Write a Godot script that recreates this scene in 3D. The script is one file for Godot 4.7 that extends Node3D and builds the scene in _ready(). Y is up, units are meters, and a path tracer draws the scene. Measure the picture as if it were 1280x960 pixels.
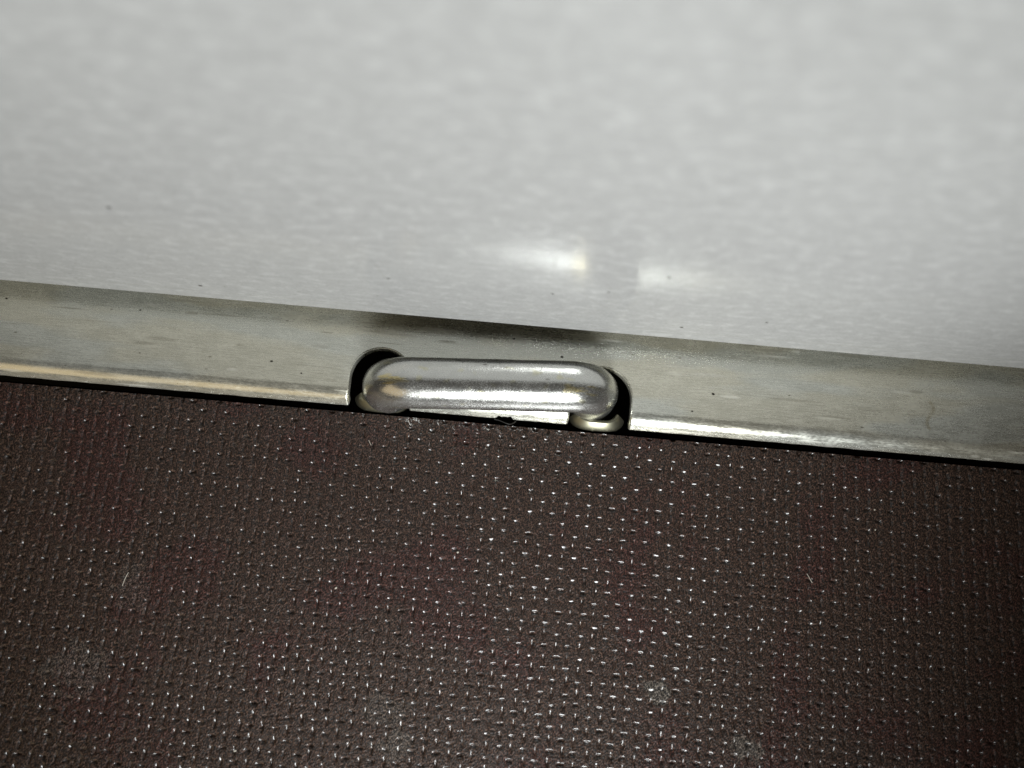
extends Node3D
# Corner of a flatbed trailer, close up: anti-slip plywood floor, galvanised edge rail with a lashing loop, aluminium side board.
# Metres; x runs along the rail, y is up, z points from the side board towards the floor. y = 0 is the top of the rail.

const MM := 0.001
const FLOOR_Y := -5.4        # top of the plywood, mm
const FLOOR_Z := 0.5         # edge of the plywood, mm
const BOARD_Z := -20.0       # face of the side board, mm
const BOARD_Y := 7.5         # its lower edge, mm
const BEND := 4.0            # outer radius of the rail's front edge, mm
const BEND_END := 1.28       # radians the edge turns down
const SHEET := 1.8           # thickness of the rail's sheet, mm
const HOLES := [-30.4, 20.8] # x of the two notches, mm
const HOLE_R := 7.0
const HOLE_S := -2.6         # where the round end of a notch is centred, mm along the sheet from the bend

var rng := RandomNumberGenerator.new()


func _ready() -> void:
	rng.seed = 20417
	set_camera()
	set_light()
	build_floor()
	build_rail()
	build_board()
	build_loop()
	build_litter()


# ---------------------------------------------------------------- camera and light

func set_camera() -> void:
	var cam := Camera3D.new()
	cam.name = "camera"
	var tilt := deg_to_rad(12.0)
	var roll := deg_to_rad(4.95)
	var fwd := Vector3(0, -cos(tilt), -sin(tilt))
	var up := Vector3(0, sin(tilt), -cos(tilt))
	var right := Vector3(1, 0, 0)
	var r2 := right * cos(roll) + up * sin(roll)
	var u2 := up * cos(roll) - right * sin(roll)
	cam.transform = Transform3D(Basis(r2, u2, -fwd), Vector3(0, 174, 29) * MM)
	cam.near = 0.01
	cam.far = 20.0
	var lens := CameraAttributesPhysical.new()
	lens.frustum_focal_length = 24.0
	lens.exposure_aperture = 8.0
	lens.frustum_focus_distance = 0.180
	lens.frustum_near = 0.01
	lens.frustum_far = 20.0
	cam.attributes = lens
	cam.fov = 53.1
	add_child(cam)
	cam.current = true


func set_light() -> void:
	var we := WorldEnvironment.new()
	we.name = "environment"
	var e := Environment.new()
	e.background_mode = Environment.BG_COLOR
	e.background_color = Color(0.13, 0.11, 0.08)
	e.background_energy_multiplier = 1.0
	e.tonemap_mode = Environment.TONE_MAPPER_LINEAR
	e.tonemap_exposure = 1.22
	e.sdfgi_enabled = true
	e.ssao_enabled = true
	e.ssil_enabled = true
	we.environment = e
	add_child(we)
	# the hand lamp held beside the phone, over the floor
	var lamp := SpotLight3D.new()
	lamp.name = "hand_lamp_light"
	lamp.light_size = 0.05
	lamp.light_color = Color(0.985, 1.0, 1.0)
	lamp.light_energy = 0.105
	lamp.spot_angle = 37.0
	lamp.spot_angle_attenuation = 0.75
	lamp.spot_range = 2.0
	lamp.spot_attenuation = 2.0
	lamp.shadow_enabled = true
	add_child(lamp)
	lamp.look_at_from_position(Vector3(52, 135, 235) * MM, Vector3(-26, 42, -20) * MM, Vector3.UP)
	# the dim warm room light, off to the left
	var room := AreaLight3D.new()
	room.name = "room_light"
	room.area_size = Vector2(0.6, 0.4)
	room.light_color = Color(1.0, 0.90, 0.72)
	room.light_energy = 0.034
	room.shadow_enabled = true
	add_child(room)
	room.look_at_from_position(Vector3(-420, 300, 480) * MM, Vector3(-80, 20, 10) * MM, Vector3.UP)


# ---------------------------------------------------------------- helpers

func say(o: Node, label: String, category: String, group := "") -> void:
	o.set_meta("label", label)
	o.set_meta("category", category)
	if group != "":
		o.set_meta("group", group)


func thing(called: String, label: String, category: String) -> Node3D:
	var o := Node3D.new()
	o.name = called
	add_child(o, true)
	say(o, label, category)
	return o


func obj(called: String, mesh: Mesh, mat: Material, parent: Node) -> MeshInstance3D:
	var o := MeshInstance3D.new()
	o.name = called
	o.mesh = mesh
	o.material_override = mat
	parent.add_child(o, true)
	return o


func arrays(v: PackedVector3Array, n: PackedVector3Array, uv: PackedVector2Array, idx: PackedInt32Array, col := PackedColorArray(), tidy := true) -> ArrayMesh:
	var a := []
	a.resize(Mesh.ARRAY_MAX)
	a[Mesh.ARRAY_VERTEX] = v
	a[Mesh.ARRAY_NORMAL] = n
	if uv.size():
		a[Mesh.ARRAY_TEX_UV] = uv
	if col.size():
		a[Mesh.ARRAY_COLOR] = col
	if tidy:
		for t in idx.size() / 3:
			var p := v[idx[t * 3]]
			if (v[idx[t * 3 + 1]] - p).cross(v[idx[t * 3 + 2]] - p).dot(n[idx[t * 3]] + n[idx[t * 3 + 1]] + n[idx[t * 3 + 2]]) > 0.0:
				var swap := idx[t * 3 + 1]
				idx[t * 3 + 1] = idx[t * 3 + 2]
				idx[t * 3 + 2] = swap
	a[Mesh.ARRAY_INDEX] = idx
	var m := ArrayMesh.new()
	m.add_surface_from_arrays(Mesh.PRIMITIVE_TRIANGLES, a)
	return m


func noise_bytes(w: int, h: int, seed_: int, freq: float, octaves: int, sx := 1.0, sy := 1.0) -> PackedByteArray:
	# sx, sy stretch the pattern: it is made smaller and enlarged smoothly
	var n := FastNoiseLite.new()
	n.seed = seed_
	n.noise_type = FastNoiseLite.TYPE_SIMPLEX_SMOOTH
	n.frequency = freq
	n.fractal_type = FastNoiseLite.FRACTAL_FBM if octaves > 1 else FastNoiseLite.FRACTAL_NONE
	n.fractal_octaves = octaves
	var im := n.get_image(int(w / sx), int(h / sy), false, false, true)
	if im.get_width() != w or im.get_height() != h:
		im.resize(w, h, Image.INTERPOLATE_CUBIC)
	im.convert(Image.FORMAT_L8)
	return im.get_data()


func texture_of(w: int, h: int, format: int, data: PackedByteArray) -> ImageTexture:
	return ImageTexture.create_from_image(Image.create_from_data(w, h, false, format, data))


func dab(data: PackedByteArray, w: int, h: int, ch: int, cx: float, cy: float, rx: float, ry: float, to: Array, amount: float) -> void:
	# an uneven speck of another colour
	for y in range(maxi(0, int(cy - ry) - 1), mini(h, int(cy + ry) + 2)):
		for x in range(maxi(0, int(cx - rx) - 1), mini(w, int(cx + rx) + 2)):
			var d := Vector2((x - cx) / rx, (y - cy) / ry).length() + rng.randf_range(-0.15, 0.15)
			if d < 1.0:
				var k := amount * clampf((1.0 - d) * 2.2, 0.0, 1.0)
				for c in ch:
					var at := (y * w + x) * ch + c
					data[at] = int(lerpf(data[at], to[c], k))


# ---------------------------------------------------------------- plywood floor

func build_floor() -> void:
	# film-faced plywood with the imprint of a plain-woven wire mesh: pits that lie across and pits that lie along, in turn
	var cell_x := 2.70
	var cell_z := 2.42
	var x0 := -150.0
	var x1 := 150.0
	var z0 := FLOOR_Z + 0.5
	var z1 := 104.0
	var dx := 0.25
	var dz := 0.18
	var nx := int((x1 - x0) / dx) + 1
	var nz := int((z1 - z0) / dz) + 1
	var wave := FastNoiseLite.new(); wave.seed = 5; wave.frequency = 0.05
	var rough := FastNoiseLite.new(); rough.seed = 9; rough.frequency = 0.75; rough.fractal_octaves = 2
	var red := FastNoiseLite.new(); red.seed = 31; red.frequency = 0.03; red.fractal_octaves = 4
	var grain := FastNoiseLite.new(); grain.seed = 77; grain.frequency = 0.55
	# dried smears on the film: x, z, radius x, radius z, strength
	var smears := [[-89.9, 62.7, 7.5, 6.5, 0.24], [-80.9, 44.9, 5.0, 6.0, 0.16], [37.9, 57.6, 3.4, 3.2, 0.55], [57.6, 67.4, 3.8, 3.0, 0.42], [-21.7, 66.2, 6.5, 4.5, 0.2], [-19.2, 72.6, 4.5, 3.5, 0.25]]
	var height := PackedFloat32Array()
	height.resize(nx * nz)
	for j in nz:
		for i in nx:
			var x := x0 + i * dx
			var z := z0 + j * dz
			height[j * nx + i] = wave.get_noise_2d(x, z) * 0.10 + rough.get_noise_2d(x, z * 0.6) * 0.06
	# each pit has its own place, depth and size
	for cj in int((z1 - z0) / cell_z) + 2:
		for ci in int((x1 - x0) / cell_x) + 2:
			var across := (ci + cj) % 2 == 0
			var cx := x0 + ci * cell_x + rng.randfn(0.0, 0.18)
			var cz := z0 + 0.4 + cj * cell_z + rng.randfn(0.0, 0.14)
			var deep := (0.42 if across else 0.52) * clampf(rng.randfn(1.0, 0.26), 0.4, 1.6)
			var ra := (0.62 if across else 0.24) * rng.randf_range(0.8, 1.2)
			var rb := (0.30 if across else 0.82) * rng.randf_range(0.8, 1.2)
			var lean := rng.randfn(0.0, 0.10)
			for j in range(maxi(0, int((cz - 2.0 * rb - z0) / dz)), mini(nz, int((cz + 2.0 * rb - z0) / dz) + 2)):
				for i in range(maxi(0, int((cx - 2.0 * ra - x0) / dx)), mini(nx, int((cx + 2.0 * ra - x0) / dx) + 2)):
					var ex := (x0 + i * dx - cx) / ra
					var ez := (z0 + j * dz - cz) / rb + lean * ex
					if across:
						height[j * nx + i] -= deep * exp(-ez * ez * 1.1 - ex * ex * ex * ex * 0.9)
					else:
						height[j * nx + i] -= deep * exp(-ex * ex * 1.2 - ez * ez * 0.9)
	var v := PackedVector3Array(); var n := PackedVector3Array(); var col := PackedColorArray(); var uv := PackedVector2Array()
	v.resize(nx * nz); n.resize(nx * nz); col.resize(nx * nz); uv.resize(nx * nz)
	var base := Color(0.102, 0.059, 0.042)
	var reddish := Color(0.104, 0.045, 0.035)
	var smear := Color(0.30, 0.275, 0.235)
	for j in nz:
		var z := z0 + j * dz
		for i in nx:
			var x := x0 + i * dx
			var k := j * nx + i
			var hx := height[j * nx + mini(i + 1, nx - 1)] - height[j * nx + maxi(i - 1, 0)]
			var hz := height[mini(j + 1, nz - 1) * nx + i] - height[maxi(j - 1, 0) * nx + i]
			v[k] = Vector3(x, FLOOR_Y + height[k], z) * MM
			n[k] = Vector3(-hx / (2.0 * dx), 1.0, -hz / (2.0 * dz)).normalized()
			uv[k] = Vector2(x + 0.35 * z, z - 0.2 * x) / 47.0
			var g := grain.get_noise_2d(x * 2.0, z)
			var c := base.lerp(reddish, smoothstep(0.0, 0.45, red.get_noise_2d(x, z) + 0.25 * g)) * (1.0 + 0.34 * g)
			for s in smears:
				var d := Vector2((x - s[0]) / s[2], (z - s[1]) / s[3]).length() + 0.5 * rough.get_noise_2d(x * 0.25, z * 0.25) + 0.3 * g
				if d < 1.0:
					c = c.lerp(smear, s[4] * smoothstep(0.0, 0.35, 1.0 - d))
			c.a = 1.0
			col[k] = c
	var idx := PackedInt32Array()
	idx.resize((nx - 1) * (nz - 1) * 6)
	var at := 0
	for j in nz - 1:
		for i in nx - 1:
			var a := j * nx + i
			idx[at] = a; idx[at + 1] = a + 1; idx[at + 2] = a + nx
			idx[at + 3] = a + 1; idx[at + 4] = a + nx + 1; idx[at + 5] = a + nx
			at += 6
	# rounded front edge and side of the sheet, then the other three sides and the underside
	var film_edge := PackedVector2Array([Vector2(0.0, 0.0), Vector2(-0.3, -0.12), Vector2(-0.46, -0.4), Vector2(-0.5, -1.0), Vector2(-0.5, -18.0)])
	var first := v.size()
	for p in film_edge.size():
		for i in nx:
			var src := v[i]
			v.append(src + Vector3(0, film_edge[p].y, film_edge[p].x) * MM)
			n.append(Vector3(0, 1.0 - p * 0.3, -0.3 * p - 0.01).normalized() if p < 4 else Vector3(0, 0, -1))
			uv.append(Vector2(src.x, film_edge[p].y * MM) / (40.0 * MM))
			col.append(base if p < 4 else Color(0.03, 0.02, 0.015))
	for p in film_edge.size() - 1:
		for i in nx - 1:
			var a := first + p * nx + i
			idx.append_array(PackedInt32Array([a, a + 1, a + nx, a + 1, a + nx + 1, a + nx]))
	var mat := StandardMaterial3D.new()
	mat.resource_name = "phenolic_film"
	mat.vertex_color_use_as_albedo = true
	mat.roughness = 0.5
	mat.metallic_specular = 0.35
	mat.clearcoat_enabled = true
	mat.clearcoat = 0.8
	mat.clearcoat_roughness = 0.17
	mat.uv1_scale = Vector3(1.13, 1.13, 1)
	var w := 1024
	var bump := noise_bytes(w, w, 3, 0.09, 3, 1.0, 1.5)
	var mott := noise_bytes(w, w, 8, 0.12, 2, 1.0, 1.9)
	var dirt := noise_bytes(w, w, 18, 0.035, 3, 1.0, 1.0)
	for k in w * w:
		mott[k] = int(clampf(140.0 + 1.7 * (mott[k] - 128) + 0.5 * (dirt[k] - 128), 30, 255))
	mat.albedo_texture = texture_of(w, w, Image.FORMAT_L8, mott)
	mat.heightmap_enabled = true
	mat.heightmap_texture = texture_of(w, w, Image.FORMAT_L8, bump)
	mat.heightmap_scale = 0.019
	var o := obj("plywood_floor", arrays(v, n, uv, idx, col, false), mat, self)
	o.set_meta("kind", "structure")
	o.set_meta("label", "dark brown anti-slip plywood floor with a wire mesh imprint")


# ---------------------------------------------------------------- galvanised rail

func lip_end(x: float) -> float:
	# the front edge of the sheet, mm past the start of the bend; torn open at one place
	var full := BEND * BEND_END + 0.06 * sin(x * 0.7) + 0.05 * sin(x * 2.3)
	var t := (x + 1.0) / 2.2
	var nick := clampf(1.0 - absf(t - 0.25 * sin(x * 3.0)), 0.0, 1.0)
	return full - (1.25 + 0.3 * sin(x * 2.6 + 1.0)) * smoothstep(0.0, 0.8, nick)


func rail_point(x: float, s: float, inward := 0.0) -> Vector3:
	if s <= 0.0:
		return Vector3(x, -inward, -BEND + s) * MM
	var a := s / BEND
	return Vector3(x, -BEND + (BEND - inward) * cos(a), -BEND + (BEND - inward) * sin(a)) * MM


func rail_normal(s: float) -> Vector3:
	var a := maxf(s, 0.0) / BEND
	return Vector3(0, cos(a), sin(a))


func hole_distance(x: float, s: float, grown: float) -> Vector3:
	# distance to the nearest notch's edge, and the way out of it
	var best := Vector3(1e6, 0, 0)
	for c in HOLES:
		var d := Vector2(x - c, minf(s - HOLE_S, 0.0))
		var far := d.length()
		var away := d / far if far > 1e-4 else Vector2(1, 0)
		if far - HOLE_R - grown < best.x:
			best = Vector3(far - HOLE_R - grown, away.x, away.y)
	return best


func rail_textures() -> Array:
	var w := 2048
	var h := 512
	var mot := noise_bytes(w, h, 11, 0.030, 4, 1.6, 1.0)
	var cloud := noise_bytes(w, h, 12, 0.006, 3, 2.0, 1.0)
	var fine := noise_bytes(w, h, 13, 0.24, 2, 2.0, 1.0)
	var brush := noise_bytes(w, h, 14, 0.30, 2, 14.0, 1.0)
	var yel := noise_bytes(w, h, 15, 0.010, 3, 4.0, 1.0)
	var col := PackedByteArray(); col.resize(w * h * 3)
	var rgh := PackedByteArray(); rgh.resize(w * h)
	var hgt := PackedByteArray(); hgt.resize(w * h)
	for k in w * h:
		var m := mot[k] / 255.0 - 0.5
		var f := fine[k] / 255.0 - 0.5
		var c := cloud[k] / 255.0 - 0.5
		var b := brush[k] / 255.0 - 0.5
		var y := smoothstep(0.42, 0.72, yel[k] / 255.0 + 0.10)
		var g := 0.90 + 0.08 * m + 0.09 * f + 0.03 * c + 0.09 * b
		col[k * 3] = int(255.0 * clampf(g + 0.012 * y, 0, 1))
		col[k * 3 + 1] = int(255.0 * clampf(g + 0.004 - 0.004 * y, 0, 1))
		col[k * 3 + 2] = int(255.0 * clampf(g - 0.034 - 0.030 * y, 0, 1))
		rgh[k] = int(255.0 * clampf(0.27 + 0.06 * c + 0.12 * m + 0.12 * f + 0.10 * b, 0.1, 1))
		hgt[k] = int(clampf(127 + 80 * m + 60 * f + 110 * b, 0, 255))
	# small dark pits and scuffs in the zinc
	for spot in [[-56.0, -8.5, 0.45, 0.24], [-48.8, -6.3, 0.24, 0.2], [11.0, -15.5, 0.4, 0.28], [-119.7, -18.0, 0.35, 0.2], [-0.5, -18.9, 0.3, 0.25], [46.6, -9.8, 0.45, 0.3], [41.9, -5.3, 0.3, 0.2], [-88.3, -18.0, 0.25, 0.2]]:
		dab(col, w, h, 3, (spot[0] + 150.0) / 300.0 * w, (spot[1] + 4.0 + 50.0) / 60.0 * h, spot[2] / 300.0 * w, spot[3] / 60.0 * h, [38, 34, 28], 1.0)
	for k in 170:
		var r := rng.randf_range(0.5, 1.5)
		dab(col, w, h, 3, rng.randf() * w, rng.randf() * h, r * rng.randf_range(0.8, 3.0), r, [96, 90, 76], rng.randf_range(0.25, 0.8))
	# dull rubbed streaks and paler scuffs along the rail
	for k in 150:
		var cx := rng.randf() * w
		var cy := rng.randf_range(0.45, 1.0) * h
		var lx := rng.randf_range(6, 46)
		var ly := rng.randf_range(1.0, 5.0)
		var dark := rng.randf() < 0.55
		dab(rgh, w, h, 1, cx, cy, lx, ly, [165 if not dark else 120], rng.randf_range(0.3, 0.8))
		dab(col, w, h, 3, cx, cy, lx, ly, [168, 163, 148] if dark else [250, 248, 240], rng.randf_range(0.15, 0.45))
	# the brown mark at the right
	for k in 26:
		dab(col, w, h, 3, (97.1 + 0.8 * sin(k * 0.24) + 150.0) / 300.0 * w, (-12.5 + k * 0.26 + 4.0 + 50.0) / 60.0 * h, 4.0, 3.0, [182, 172, 145], rng.randf_range(0.1, 0.35))
	return [texture_of(w, h, Image.FORMAT_RGB8, col), texture_of(w, h, Image.FORMAT_L8, rgh), texture_of(w, h, Image.FORMAT_L8, hgt)]


func build_rail() -> void:
	var rail := thing("steel_edge_rail", "galvanised steel edge rail with rolled lip between plywood and side board", "rail")
	var tex := rail_textures()
	var zinc := StandardMaterial3D.new()
	zinc.resource_name = "galvanised_steel"
	zinc.albedo_texture = tex[0]
	zinc.roughness_texture = tex[1]
	zinc.roughness = 1.0
	zinc.metallic = 0.84
	zinc.heightmap_enabled = true
	zinc.heightmap_texture = tex[2]
	zinc.heightmap_scale = 0.0022
	var chamfer := 0.5
	# columns and rows, fine round the notches and the bend
	var xs: Array[float] = []
	var x := -200.0
	while x < 200.0:
		xs.append(x)
		x += 0.35 if x > -43.0 and x < 34.0 else 2.0
	xs.append(200.0)
	var ss: Array[float] = [-70.0, -50.0, -30.0, -22.0, -16.0, -12.0]
	var steps := 48
	for i in range(1, steps + 1):
		ss.append(lerpf(-12.0, BEND * BEND_END, float(i) / steps))
	var nx := xs.size()
	var ns := ss.size()
	var px := PackedFloat32Array(); var ps := PackedFloat32Array(); var inside := PackedByteArray()
	for j in ns:
		for i in nx:
			var s := ss[j]
			if s > 0.0:
				s *= lip_end(xs[i]) / (BEND * BEND_END)
			var d := hole_distance(xs[i], s, chamfer)
			px.append(xs[i]); ps.append(s)
			inside.append(1 if d.x < 0.0 else 0)
	var keep := PackedByteArray(); keep.resize((nx - 1) * (ns - 1))
	for j in ns - 1:
		for i in nx - 1:
			var a := j * nx + i
			keep[j * (nx - 1) + i] = 0 if inside[a] and inside[a + 1] and inside[a + nx] and inside[a + nx + 1] else 1
	for j in ns:
		for i in nx:
			var a := j * nx + i
			if inside[a]:
				var d := hole_distance(px[a], ps[a], chamfer)
				if d.x > -1.2:
					px[a] -= d.y * d.x
					ps[a] -= d.z * d.x
	var v := PackedVector3Array(); var n := PackedVector3Array(); var uv := PackedVector2Array(); var idx := PackedInt32Array()
	for side in 2:
		var first := v.size()
		for a in px.size():
			v.append(rail_point(px[a], ps[a], side * SHEET))
			n.append(rail_normal(ps[a]) * (1.0 if side == 0 else -1.0))
			uv.append(Vector2((px[a] + 150.0) / 300.0, (ps[a] + 50.0) / 60.0))
		for j in ns - 1:
			for i in nx - 1:
				if keep[j * (nx - 1) + i]:
					var a := first + j * nx + i
					if side == 0:
						idx.append_array(PackedInt32Array([a, a + 1, a + nx, a + 1, a + nx + 1, a + nx]))
					else:
						idx.append_array(PackedInt32Array([a, a + nx, a + 1, a + 1, a + nx, a + nx + 1]))
	# cut edge along the lip, slightly rounded
	var prof := [[0.0, 0.0], [0.22, 0.10], [0.34, 0.36], [0.36, 0.8], [0.2, SHEET - 0.15], [0.0, SHEET]]
	var cut := v.size()
	for p in prof.size():
		for i in nx:
			var a := (ns - 1) * nx + i
			var s: float = ps[a] + prof[p][0]
			v.append(rail_point(px[a], s, prof[p][1]))
			var tang := Vector3(0, -sin(s / BEND), cos(s / BEND))
			var k := clampf(prof[p][1] / 0.36, 0.0, 1.0)
			n.append((rail_normal(s) * (1.0 - k) + tang * (0.15 + k)).normalized())
			uv.append(Vector2((px[a] + 150.0) / 300.0, (s + 50.0) / 60.0))
	for p in prof.size() - 1:
		for i in nx - 1:
			if keep[(ns - 2) * (nx - 1) + i]:
				var a := cut + p * nx + i
				idx.append_array(PackedInt32Array([a, a + 1, a + nx, a + 1, a + nx + 1, a + nx]))
	# walls of the notches with a worn rim
	for c in HOLES:
		var loop: Array[Vector2] = []
		for q in 9:
			loop.append(Vector2(-1.0, lerpf(lip_end(c - HOLE_R), HOLE_S, q / 8.0)))
		for q in range(1, 40):
			var ang := PI + PI * q / 40.0
			loop.append(Vector2(cos(ang), sin(ang)))
		for q in 9:
			loop.append(Vector2(1.0, lerpf(HOLE_S, lip_end(c + HOLE_R), q / 8.0)))
		var rim := [[chamfer, 0.0], [0.2, 0.1], [0.0, 0.45], [0.0, SHEET]]
		var start := v.size()
		for p in rim.size():
			for q in loop.size():
				var r: float = HOLE_R + rim[p][0]
				var arc := q >= 9 and q < 48
				var lx: float = c + loop[q].x * r
				var ls: float = HOLE_S + loop[q].y * r if arc else loop[q].y
				v.append(rail_point(lx, ls, rim[p][1]))
				var inw := Vector3(-loop[q].x, 0, -loop[q].y if arc else 0.0)
				var k: float = [0.1, 0.5, 0.95, 1.0][p]
				n.append((rail_normal(ls) * (1.0 - k) + inw * k).normalized())
				uv.append(Vector2((lx + 150.0) / 300.0, (ls + rim[p][1] + 50.0) / 60.0))
		for p in rim.size() - 1:
			for q in loop.size() - 1:
				var a := start + p * loop.size() + q
				idx.append_array(PackedInt32Array([a, a + loop.size(), a + 1, a + 1, a + loop.size(), a + loop.size() + 1]))
	obj("rail_sheet", arrays(v, n, uv, idx), zinc, rail)
	# flared guards in front of the notches, round the legs of the loop
	var guard_mat := StandardMaterial3D.new()
	guard_mat.resource_name = "olive_zinc"
	guard_mat.albedo_color = Color(0.53, 0.52, 0.45)
	guard_mat.metallic = 0.95
	guard_mat.roughness = 0.36
	for c in HOLES:
		obj("guard", guard(c), guard_mat, rail)
	# the web and foot of the channel below, seen only through the gap
	var web := BoxMesh.new()
	web.size = Vector3(0.4, 0.05, 0.003)
	var dull := StandardMaterial3D.new()
	dull.resource_name = "dirty_steel"
	dull.albedo_color = Color(0.13, 0.12, 0.10)
	dull.roughness = 0.55
	var o := obj("channel_web", web, dull, rail)
	o.position = Vector3(0, -0.0275, -0.03)
	var foot := BoxMesh.new()
	foot.size = Vector3(0.4, 0.003, 0.09)
	o = obj("channel_foot", foot, dull, rail)
	o.position = Vector3(0, -0.054, 0.012)
	# torn shaving of zinc hanging off the lip
	var path: Array[Vector3] = []
	for q in 13:
		var t := q / 12.0
		path.append(Vector3(lerpf(-3.4, 1.6, t), -3.3 - 1.5 * sin(PI * t * t), 0.1 + 0.55 * sin(PI * t * t)) * MM)
	obj("torn_sliver", tube(path, func(t: float) -> float: return (0.06 + 0.12 * t * t) * MM, 8), dull, rail)


func guard(c: float) -> ArrayMesh:
	# half a cup, flared downwards: outset, y, outward and upward share of the normal
	var v := PackedVector3Array(); var n := PackedVector3Array(); var uv := PackedVector2Array(); var idx := PackedInt32Array()
	var prof := [[-0.9, -12.0, -1.0, 0.0], [-0.9, -3.6, -1.0, 0.2], [-0.5, -3.3, 0.0, 1.0], [-0.1, -3.5, 0.6, 0.8], [0.8, -4.6, 0.7, 0.7], [1.35, -5.6, 0.85, 0.5], [1.6, -6.6, 1.0, 0.15], [1.6, -12.0, 1.0, 0.0]]
	var count := 40
	for p in prof.size():
		for q in count + 1:
			var a := lerpf(0.35, PI - 0.35, float(q) / count)
			var out: float = prof[p][0]
			var ca := cos(a)
			var sa := sin(a)
			var bx := 5.3 + minf(out, 1.55)
			var bz := 4.6 + out
			v.append(Vector3(c + bx * signf(ca) * pow(absf(ca), 0.62), prof[p][1], -5.6 + bz * pow(absf(sa), 0.62)) * MM)
			n.append(Vector3(ca * prof[p][2], prof[p][3], sa * prof[p][2]).normalized())
			uv.append(Vector2(float(q) / count, p / 7.0))
	for p in prof.size() - 1:
		for q in count:
			var a := p * (count + 1) + q
			idx.append_array(PackedInt32Array([a, a + count + 1, a + 1, a + 1, a + count + 1, a + count + 2]))
	return arrays(v, n, uv, idx)


# ---------------------------------------------------------------- tubes

func tube(path: Array[Vector3], radius: Callable, sides: int, wobble := 0.0) -> ArrayMesh:
	var v := PackedVector3Array(); var n := PackedVector3Array(); var uv := PackedVector2Array(); var idx := PackedInt32Array()
	var lump := FastNoiseLite.new(); lump.seed = 4; lump.frequency = 90.0; lump.fractal_octaves = 2
	var last := path.size() - 1
	var side := Vector3(0, 0, 1)
	var along := 0.0
	for i in path.size():
		var t := (path[mini(i + 1, last)] - path[maxi(i - 1, 0)]).normalized()
		side = (side - t * side.dot(t)).normalized()
		var up := t.cross(side)
		if i > 0:
			along += path[i].distance_to(path[i - 1])
		for q in sides + 1:
			var a := TAU * q / sides
			var d := side * cos(a) + up * sin(a)
			var r: float = radius.call(float(i) / last)
			var p := path[i] + d * r
			if wobble > 0.0:
				p += d * wobble * lump.get_noise_3d(p.x, p.y * 2.0, p.z * 2.0)
			v.append(p)
			n.append(d)
			uv.append(Vector2(along / 0.1, float(q) / sides))
	for i in last:
		for q in sides:
			var a := i * (sides + 1) + q
			idx.append_array(PackedInt32Array([a, a + 1, a + sides + 1, a + 1, a + sides + 2, a + sides + 1]))
	for e in 2:
		var ring := e * last * (sides + 1)
		var mid := v.size()
		v.append(path[e * last]); n.append((path[e * last] - path[1 if e == 0 else last - 1]).normalized()); uv.append(Vector2.ZERO)
		for q in sides:
			idx.append_array(PackedInt32Array([mid, ring + q + e, ring + q + 1 - e]))
	return arrays(v, n, uv, idx)


# ---------------------------------------------------------------- lashing loop

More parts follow.
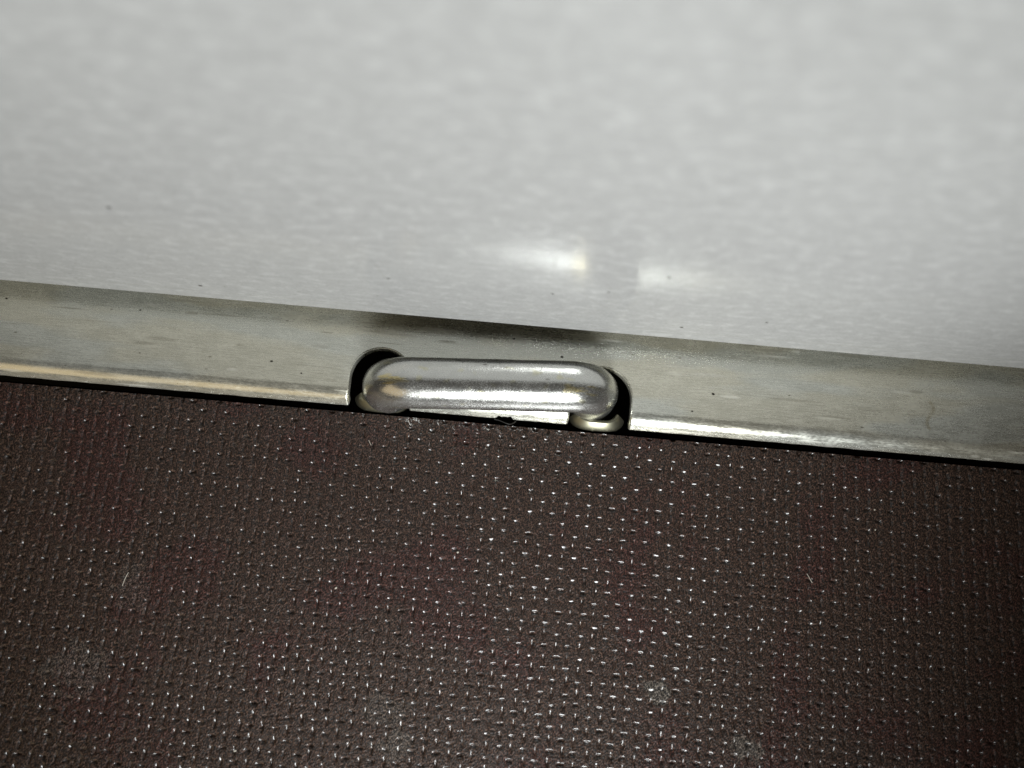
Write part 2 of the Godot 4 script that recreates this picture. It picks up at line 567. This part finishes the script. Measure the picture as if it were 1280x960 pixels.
func build_loop() -> void:
	var r := 5.8
	var bend := 6.6
	var y := 5.4
	var left := Vector3(-28.7, 0, -4.8)
	var right := Vector3(18.9, 0, -7.7)
	var knots: Array[Vector3] = []
	var dir := (right - left).normalized()
	for q in 9:
		knots.append(Vector3(left.x, lerpf(-16.0, y - bend, q / 8.0), lerpf(-6.9, left.z, q / 8.0)))
	for q in range(1, 15):
		var a := PI / 2 * q / 14.0
		knots.append(left + dir * bend * (1.0 - cos(a)) + Vector3(0, y - bend + bend * sin(a), 0))
	for q in range(1, 40):
		knots.append((left + dir * bend).lerp(right - dir * bend, q / 40.0) + Vector3(0, y, 0))
	for q in 15:
		var a := PI / 2 * q / 14.0
		knots.append(right - dir * bend * (1.0 - sin(a)) + Vector3(0, y - bend + bend * cos(a), 0))
	for q in range(1, 9):
		knots.append(Vector3(right.x, lerpf(y - bend, -16.0, q / 8.0), lerpf(right.z, -6.9, q / 8.0)))
	var path: Array[Vector3] = []
	for k in knots:
		path.append(k * MM)
	var w := 1024
	var h := 512
	var speck := noise_bytes(w, h, 41, 0.30, 2, 1.3, 1.0)
	var blot := noise_bytes(w, h, 42, 0.03, 3, 1.5, 1.0)
	var line := noise_bytes(w, h, 43, 0.10, 2, 16.0, 1.0)
	var yel := noise_bytes(w, h, 44, 0.02, 2, 1.0, 1.0)
	var col := PackedByteArray(); col.resize(w * h * 3)
	var rgh := PackedByteArray(); rgh.resize(w * h)
	var hgt := PackedByteArray(); hgt.resize(w * h)
	for k in w * h:
		var f := speck[k] / 255.0 - 0.5
		var b := blot[k] / 255.0 - 0.5
		var l := line[k] / 255.0 - 0.5
		var ye := smoothstep(0.70, 0.9, yel[k] / 255.0) * 0.5
		var g := 0.86 + 0.12 * f + 0.05 * b
		col[k * 3] = int(255 * clampf(g + 0.01 * ye, 0, 1)); col[k * 3 + 1] = int(255 * clampf(g - 0.01 * ye, 0, 1)); col[k * 3 + 2] = int(255 * clampf(g - 0.015 - 0.14 * ye, 0, 1))
		rgh[k] = int(255 * clampf(0.23 + 0.10 * b + 0.24 * f, 0.05, 1))
		hgt[k] = int(clampf(127 + 130 * f + 50 * l + 40 * b, 0, 255))
	for k in 60:
		dab(col, w, h, 3, rng.randf() * w, rng.randf() * h, rng.randf_range(2, 7), rng.randf_range(1.5, 4), [92, 88, 84], rng.randf_range(0.3, 0.8))
	# yellow passivate left in the bends
	for k in 34:
		var in_left := k % 2 == 0
		dab(col, w, h, 3, (rng.randfn(0.225, 0.012) if in_left else rng.randfn(0.605, 0.012)) * w, (rng.randfn(0.77, 0.012) if in_left else rng.randfn(0.81, 0.015)) * h, rng.randf_range(4, 12), rng.randf_range(2, 6), [250, 230, 165], rng.randf_range(0.3, 0.7))
	var zinc := StandardMaterial3D.new()
	zinc.resource_name = "bright_zinc"
	zinc.albedo_texture = texture_of(w, h, Image.FORMAT_RGB8, col)
	zinc.roughness_texture = texture_of(w, h, Image.FORMAT_L8, rgh)
	zinc.roughness = 1.0
	zinc.metallic = 0.95
	zinc.heightmap_enabled = true
	zinc.heightmap_texture = texture_of(w, h, Image.FORMAT_L8, hgt)
	zinc.heightmap_scale = 0.0040
	var o := obj("lashing_loop", tube(path, func(_t: float) -> float: return r * MM, 56, 0.00012), zinc, self)
	say(o, "shiny bent zinc-plated steel rod loop standing in two notches of the rail", "loop")


# ---------------------------------------------------------------- side board

func build_board() -> void:
	var board := thing("side_board", "pale grey aluminium side board with a cloudy matt face above the rail", "side board")
	var w := 2048
	var h := 1024
	var cloud := noise_bytes(w, h, 61, 0.045, 3, 1.4, 1.0)
	var blot := noise_bytes(w, h, 62, 0.05, 2, 1.6, 1.0)
	var brush := noise_bytes(w, h, 63, 0.28, 2, 24.0, 1.0)
	var fine := noise_bytes(w, h, 64, 0.35, 1, 2.0, 1.0)
	var col := PackedByteArray(); col.resize(w * h * 3)
	var rgh := PackedByteArray(); rgh.resize(w * h)
	var hgt := PackedByteArray(); hgt.resize(w * h)
	for k in w * h:
		var c := cloud[k] / 255.0 - 0.5
		var b := smoothstep(0.5, 0.85, blot[k] / 255.0)
		var l := brush[k] / 255.0 - 0.5
		var f := fine[k] / 255.0 - 0.5
		var g := 0.655 + 0.035 * c + 0.035 * b + 0.05 * l + 0.06 * f
		col[k * 3] = int(255 * clampf(g, 0, 1)); col[k * 3 + 1] = int(255 * clampf(g, 0, 1)); col[k * 3 + 2] = int(255 * clampf(g - 0.004, 0, 1))
		rgh[k] = int(255 * clampf(0.17 + 0.05 * c + 0.05 * b + 0.05 * l, 0, 1))
		hgt[k] = int(clampf(127 + 90 * l + 40 * f + 12 * b + 10 * c, 0, 255))
	for spot in [[26.0, 45.3, 0.3], [35.0, 16.6, 0.3], [-68.2, 16.6, 0.35], [-25.8, 31.8, 0.25], [50.4, 24.9, 0.22], [-68.7, 55.2, 0.3], [6.3, 31.2, 0.25], [16.7, 34.9, 0.2]]:
		dab(col, w, h, 3, (spot[0] + 150.0) / 300.0 * w, (150.0 - spot[1]) / 150.0 * h, spot[2] / 300.0 * w * 1.4, spot[2] / 150.0 * h * 1.4, [52, 50, 44], 1.0)
	for k in 60:
		dab(col, w, h, 3, rng.randf() * w, rng.randf_range(0.5, 1.0) * h, rng.randf_range(1, 4), rng.randf_range(0.8, 1.6), [120, 118, 110], rng.randf_range(0.3, 0.7))
	# hairline scratches: start x, y and end x, y in mm, bow
	for sc in [[-27.3, 39.2, -26.4, 30.7, 1.5], [10.9, 34.8, 18.0, 25.3, -1.0], [-74.2, 10.2, -59.8, 10.8, 0.4], [-100.0, 13.5, 40.0, 11.5, 0.0], [20.0, 13.0, 110.0, 14.0, 0.0], [-20.0, 55.0, -2.0, 52.0, 0.8], [60.0, 40.0, 74.0, 47.0, 1.2]]:
		var count := int(Vector2(sc[2] - sc[0], sc[3] - sc[1]).length() * 7.0)
		for q in count:
			var t := float(q) / count
			var sx := lerpf(sc[0], sc[2], t)
			var sy: float = lerpf(sc[1], sc[3], t) + sc[4] * sin(PI * t)
			dab(col, w, h, 3, (sx + 150.0) / 300.0 * w, (150.0 - sy) / 150.0 * h, 1.0, 0.9, [150, 148, 142], rng.randf_range(0.1, 0.6))
	var alu := StandardMaterial3D.new()
	alu.resource_name = "anodised_aluminium"
	alu.albedo_texture = texture_of(w, h, Image.FORMAT_RGB8, col)
	alu.roughness_texture = texture_of(w, h, Image.FORMAT_L8, rgh)
	alu.roughness = 1.0
	alu.metallic = 0.2
	alu.metallic_specular = 0.2
	alu.heightmap_enabled = true
	alu.heightmap_texture = texture_of(w, h, Image.FORMAT_L8, hgt)
	alu.heightmap_scale = 0.0012
	# extruded section, rounded at its lower front edge: (z, y) in mm
	var sec: Array[Vector2] = []
	var nor: Array[Vector2] = []
	sec.append(Vector2(0, 300)); nor.append(Vector2(1, 0))
	sec.append(Vector2(0, BOARD_Y + 0.6)); nor.append(Vector2(1, 0))
	for q in range(1, 7):
		var a := PI / 2 * q / 6.0
		sec.append(Vector2(-0.6 + 0.6 * cos(a), BOARD_Y + 0.6 - 0.6 * sin(a))); nor.append(Vector2(cos(a), -sin(a)))
	sec.append(Vector2(-25, BOARD_Y)); nor.append(Vector2(0, -1))
	sec.append(Vector2(-25, BOARD_Y)); nor.append(Vector2(-1, 0))
	sec.append(Vector2(-25, 300)); nor.append(Vector2(-1, 0))
	sec.append(Vector2(-25, 300)); nor.append(Vector2(0, 1))
	sec.append(Vector2(0, 300)); nor.append(Vector2(0, 1))
	var v := PackedVector3Array(); var n := PackedVector3Array(); var uv := PackedVector2Array(); var idx := PackedInt32Array()
	for p in sec.size():
		for e in 2:
			var x := -200.0 + 400.0 * e
			v.append(Vector3(x, sec[p].y, BOARD_Z + sec[p].x) * MM)
			n.append(Vector3(0, nor[p].y, nor[p].x))
			uv.append(Vector2((x + 150.0) / 300.0, (150.0 - sec[p].y) / 150.0))
	for p in sec.size() - 1:
		var a := p * 2
		idx.append_array(PackedInt32Array([a, a + 1, a + 2, a + 1, a + 3, a + 2]))
	obj("panel", arrays(v, n, uv, idx), alu, board)
	# rubber strip that seats the board on the rail, hidden behind its lower edge
	var strip := BoxMesh.new()
	strip.size = Vector3(0.4, 0.0075, 0.012)
	var rubber := StandardMaterial3D.new()
	rubber.resource_name = "black_rubber"
	rubber.albedo_color = Color(0.12, 0.12, 0.12)
	rubber.roughness = 0.8
	var o := obj("seal_strip", strip, rubber, board)
	o.position = Vector3(0, 0.00375, -0.034)


# ---------------------------------------------------------------- dust and lint

func build_litter() -> void:
	var pale := StandardMaterial3D.new()
	pale.resource_name = "dust"
	pale.albedo_color = Color(0.72, 0.69, 0.64)
	pale.roughness = 0.9
	for spot in [[-75.5, 60.5, "right of the large smear"], [-93.6, 75.8, "in the lower left corner"], [-52.6, 76.6, "low and left of the middle"], [-9.0, 31.0, "below the middle of the loop"], [86.5, 13.2, "near the rail at right"], [86.6, 17.8, "at far right, second from the rail"], [40.0, 40.0, "right of the middle"], [-101.3, 30.3, "near the rail at far left"], [-35.5, 41.1, "left of the middle"]]:
		var st := SphereMesh.new()
		st.radius = 0.00022
		st.height = 0.0003
		st.radial_segments = 8
		st.rings = 4
		var o := obj("dust_speck", st, pale, self)
		o.position = Vector3(spot[0], FLOOR_Y + 0.1, spot[1]) * MM
		o.rotation = Vector3(0, rng.randf() * TAU, 0)
		o.scale = Vector3(rng.randf_range(0.8, 1.6), 1.0, 1.0)
		say(o, "tiny pale speck of dust on the brown plywood, " + spot[2], "dust", "dust specks on the plywood")
	for f in [[71.3, 29.9, 2.3, 2.6, "short pale lint fibre on the dark right side of the plywood"], [48.9, 53.8, 0.1, 1.6, "short straw-coloured fibre on the plywood right of the middle"], [-82.7, 43.0, 1.2, 3.2, "curved pale lint fibre on the left part of the plywood"], [-32.0, 7.7, 2.3, 1.6, "short lint fibre on the plywood just below the loop's left end"]]:
		var path: Array[Vector3] = []
		for q in 9:
			var t := q / 8.0 - 0.5
			path.append(Vector3(t * f[3] * 0.7 * cos(f[2]) + 0.3 * t * t, 0.16, -t * f[3] * sin(f[2]) + 0.5 * t * t) * MM)
		var o := obj("lint_fibre", tube(path, func(_t: float) -> float: return 0.07 * MM, 6), pale, self)
		o.position = Vector3(f[0], FLOOR_Y, f[1]) * MM
		say(o, f[4], "lint", "lint fibres on the plywood")
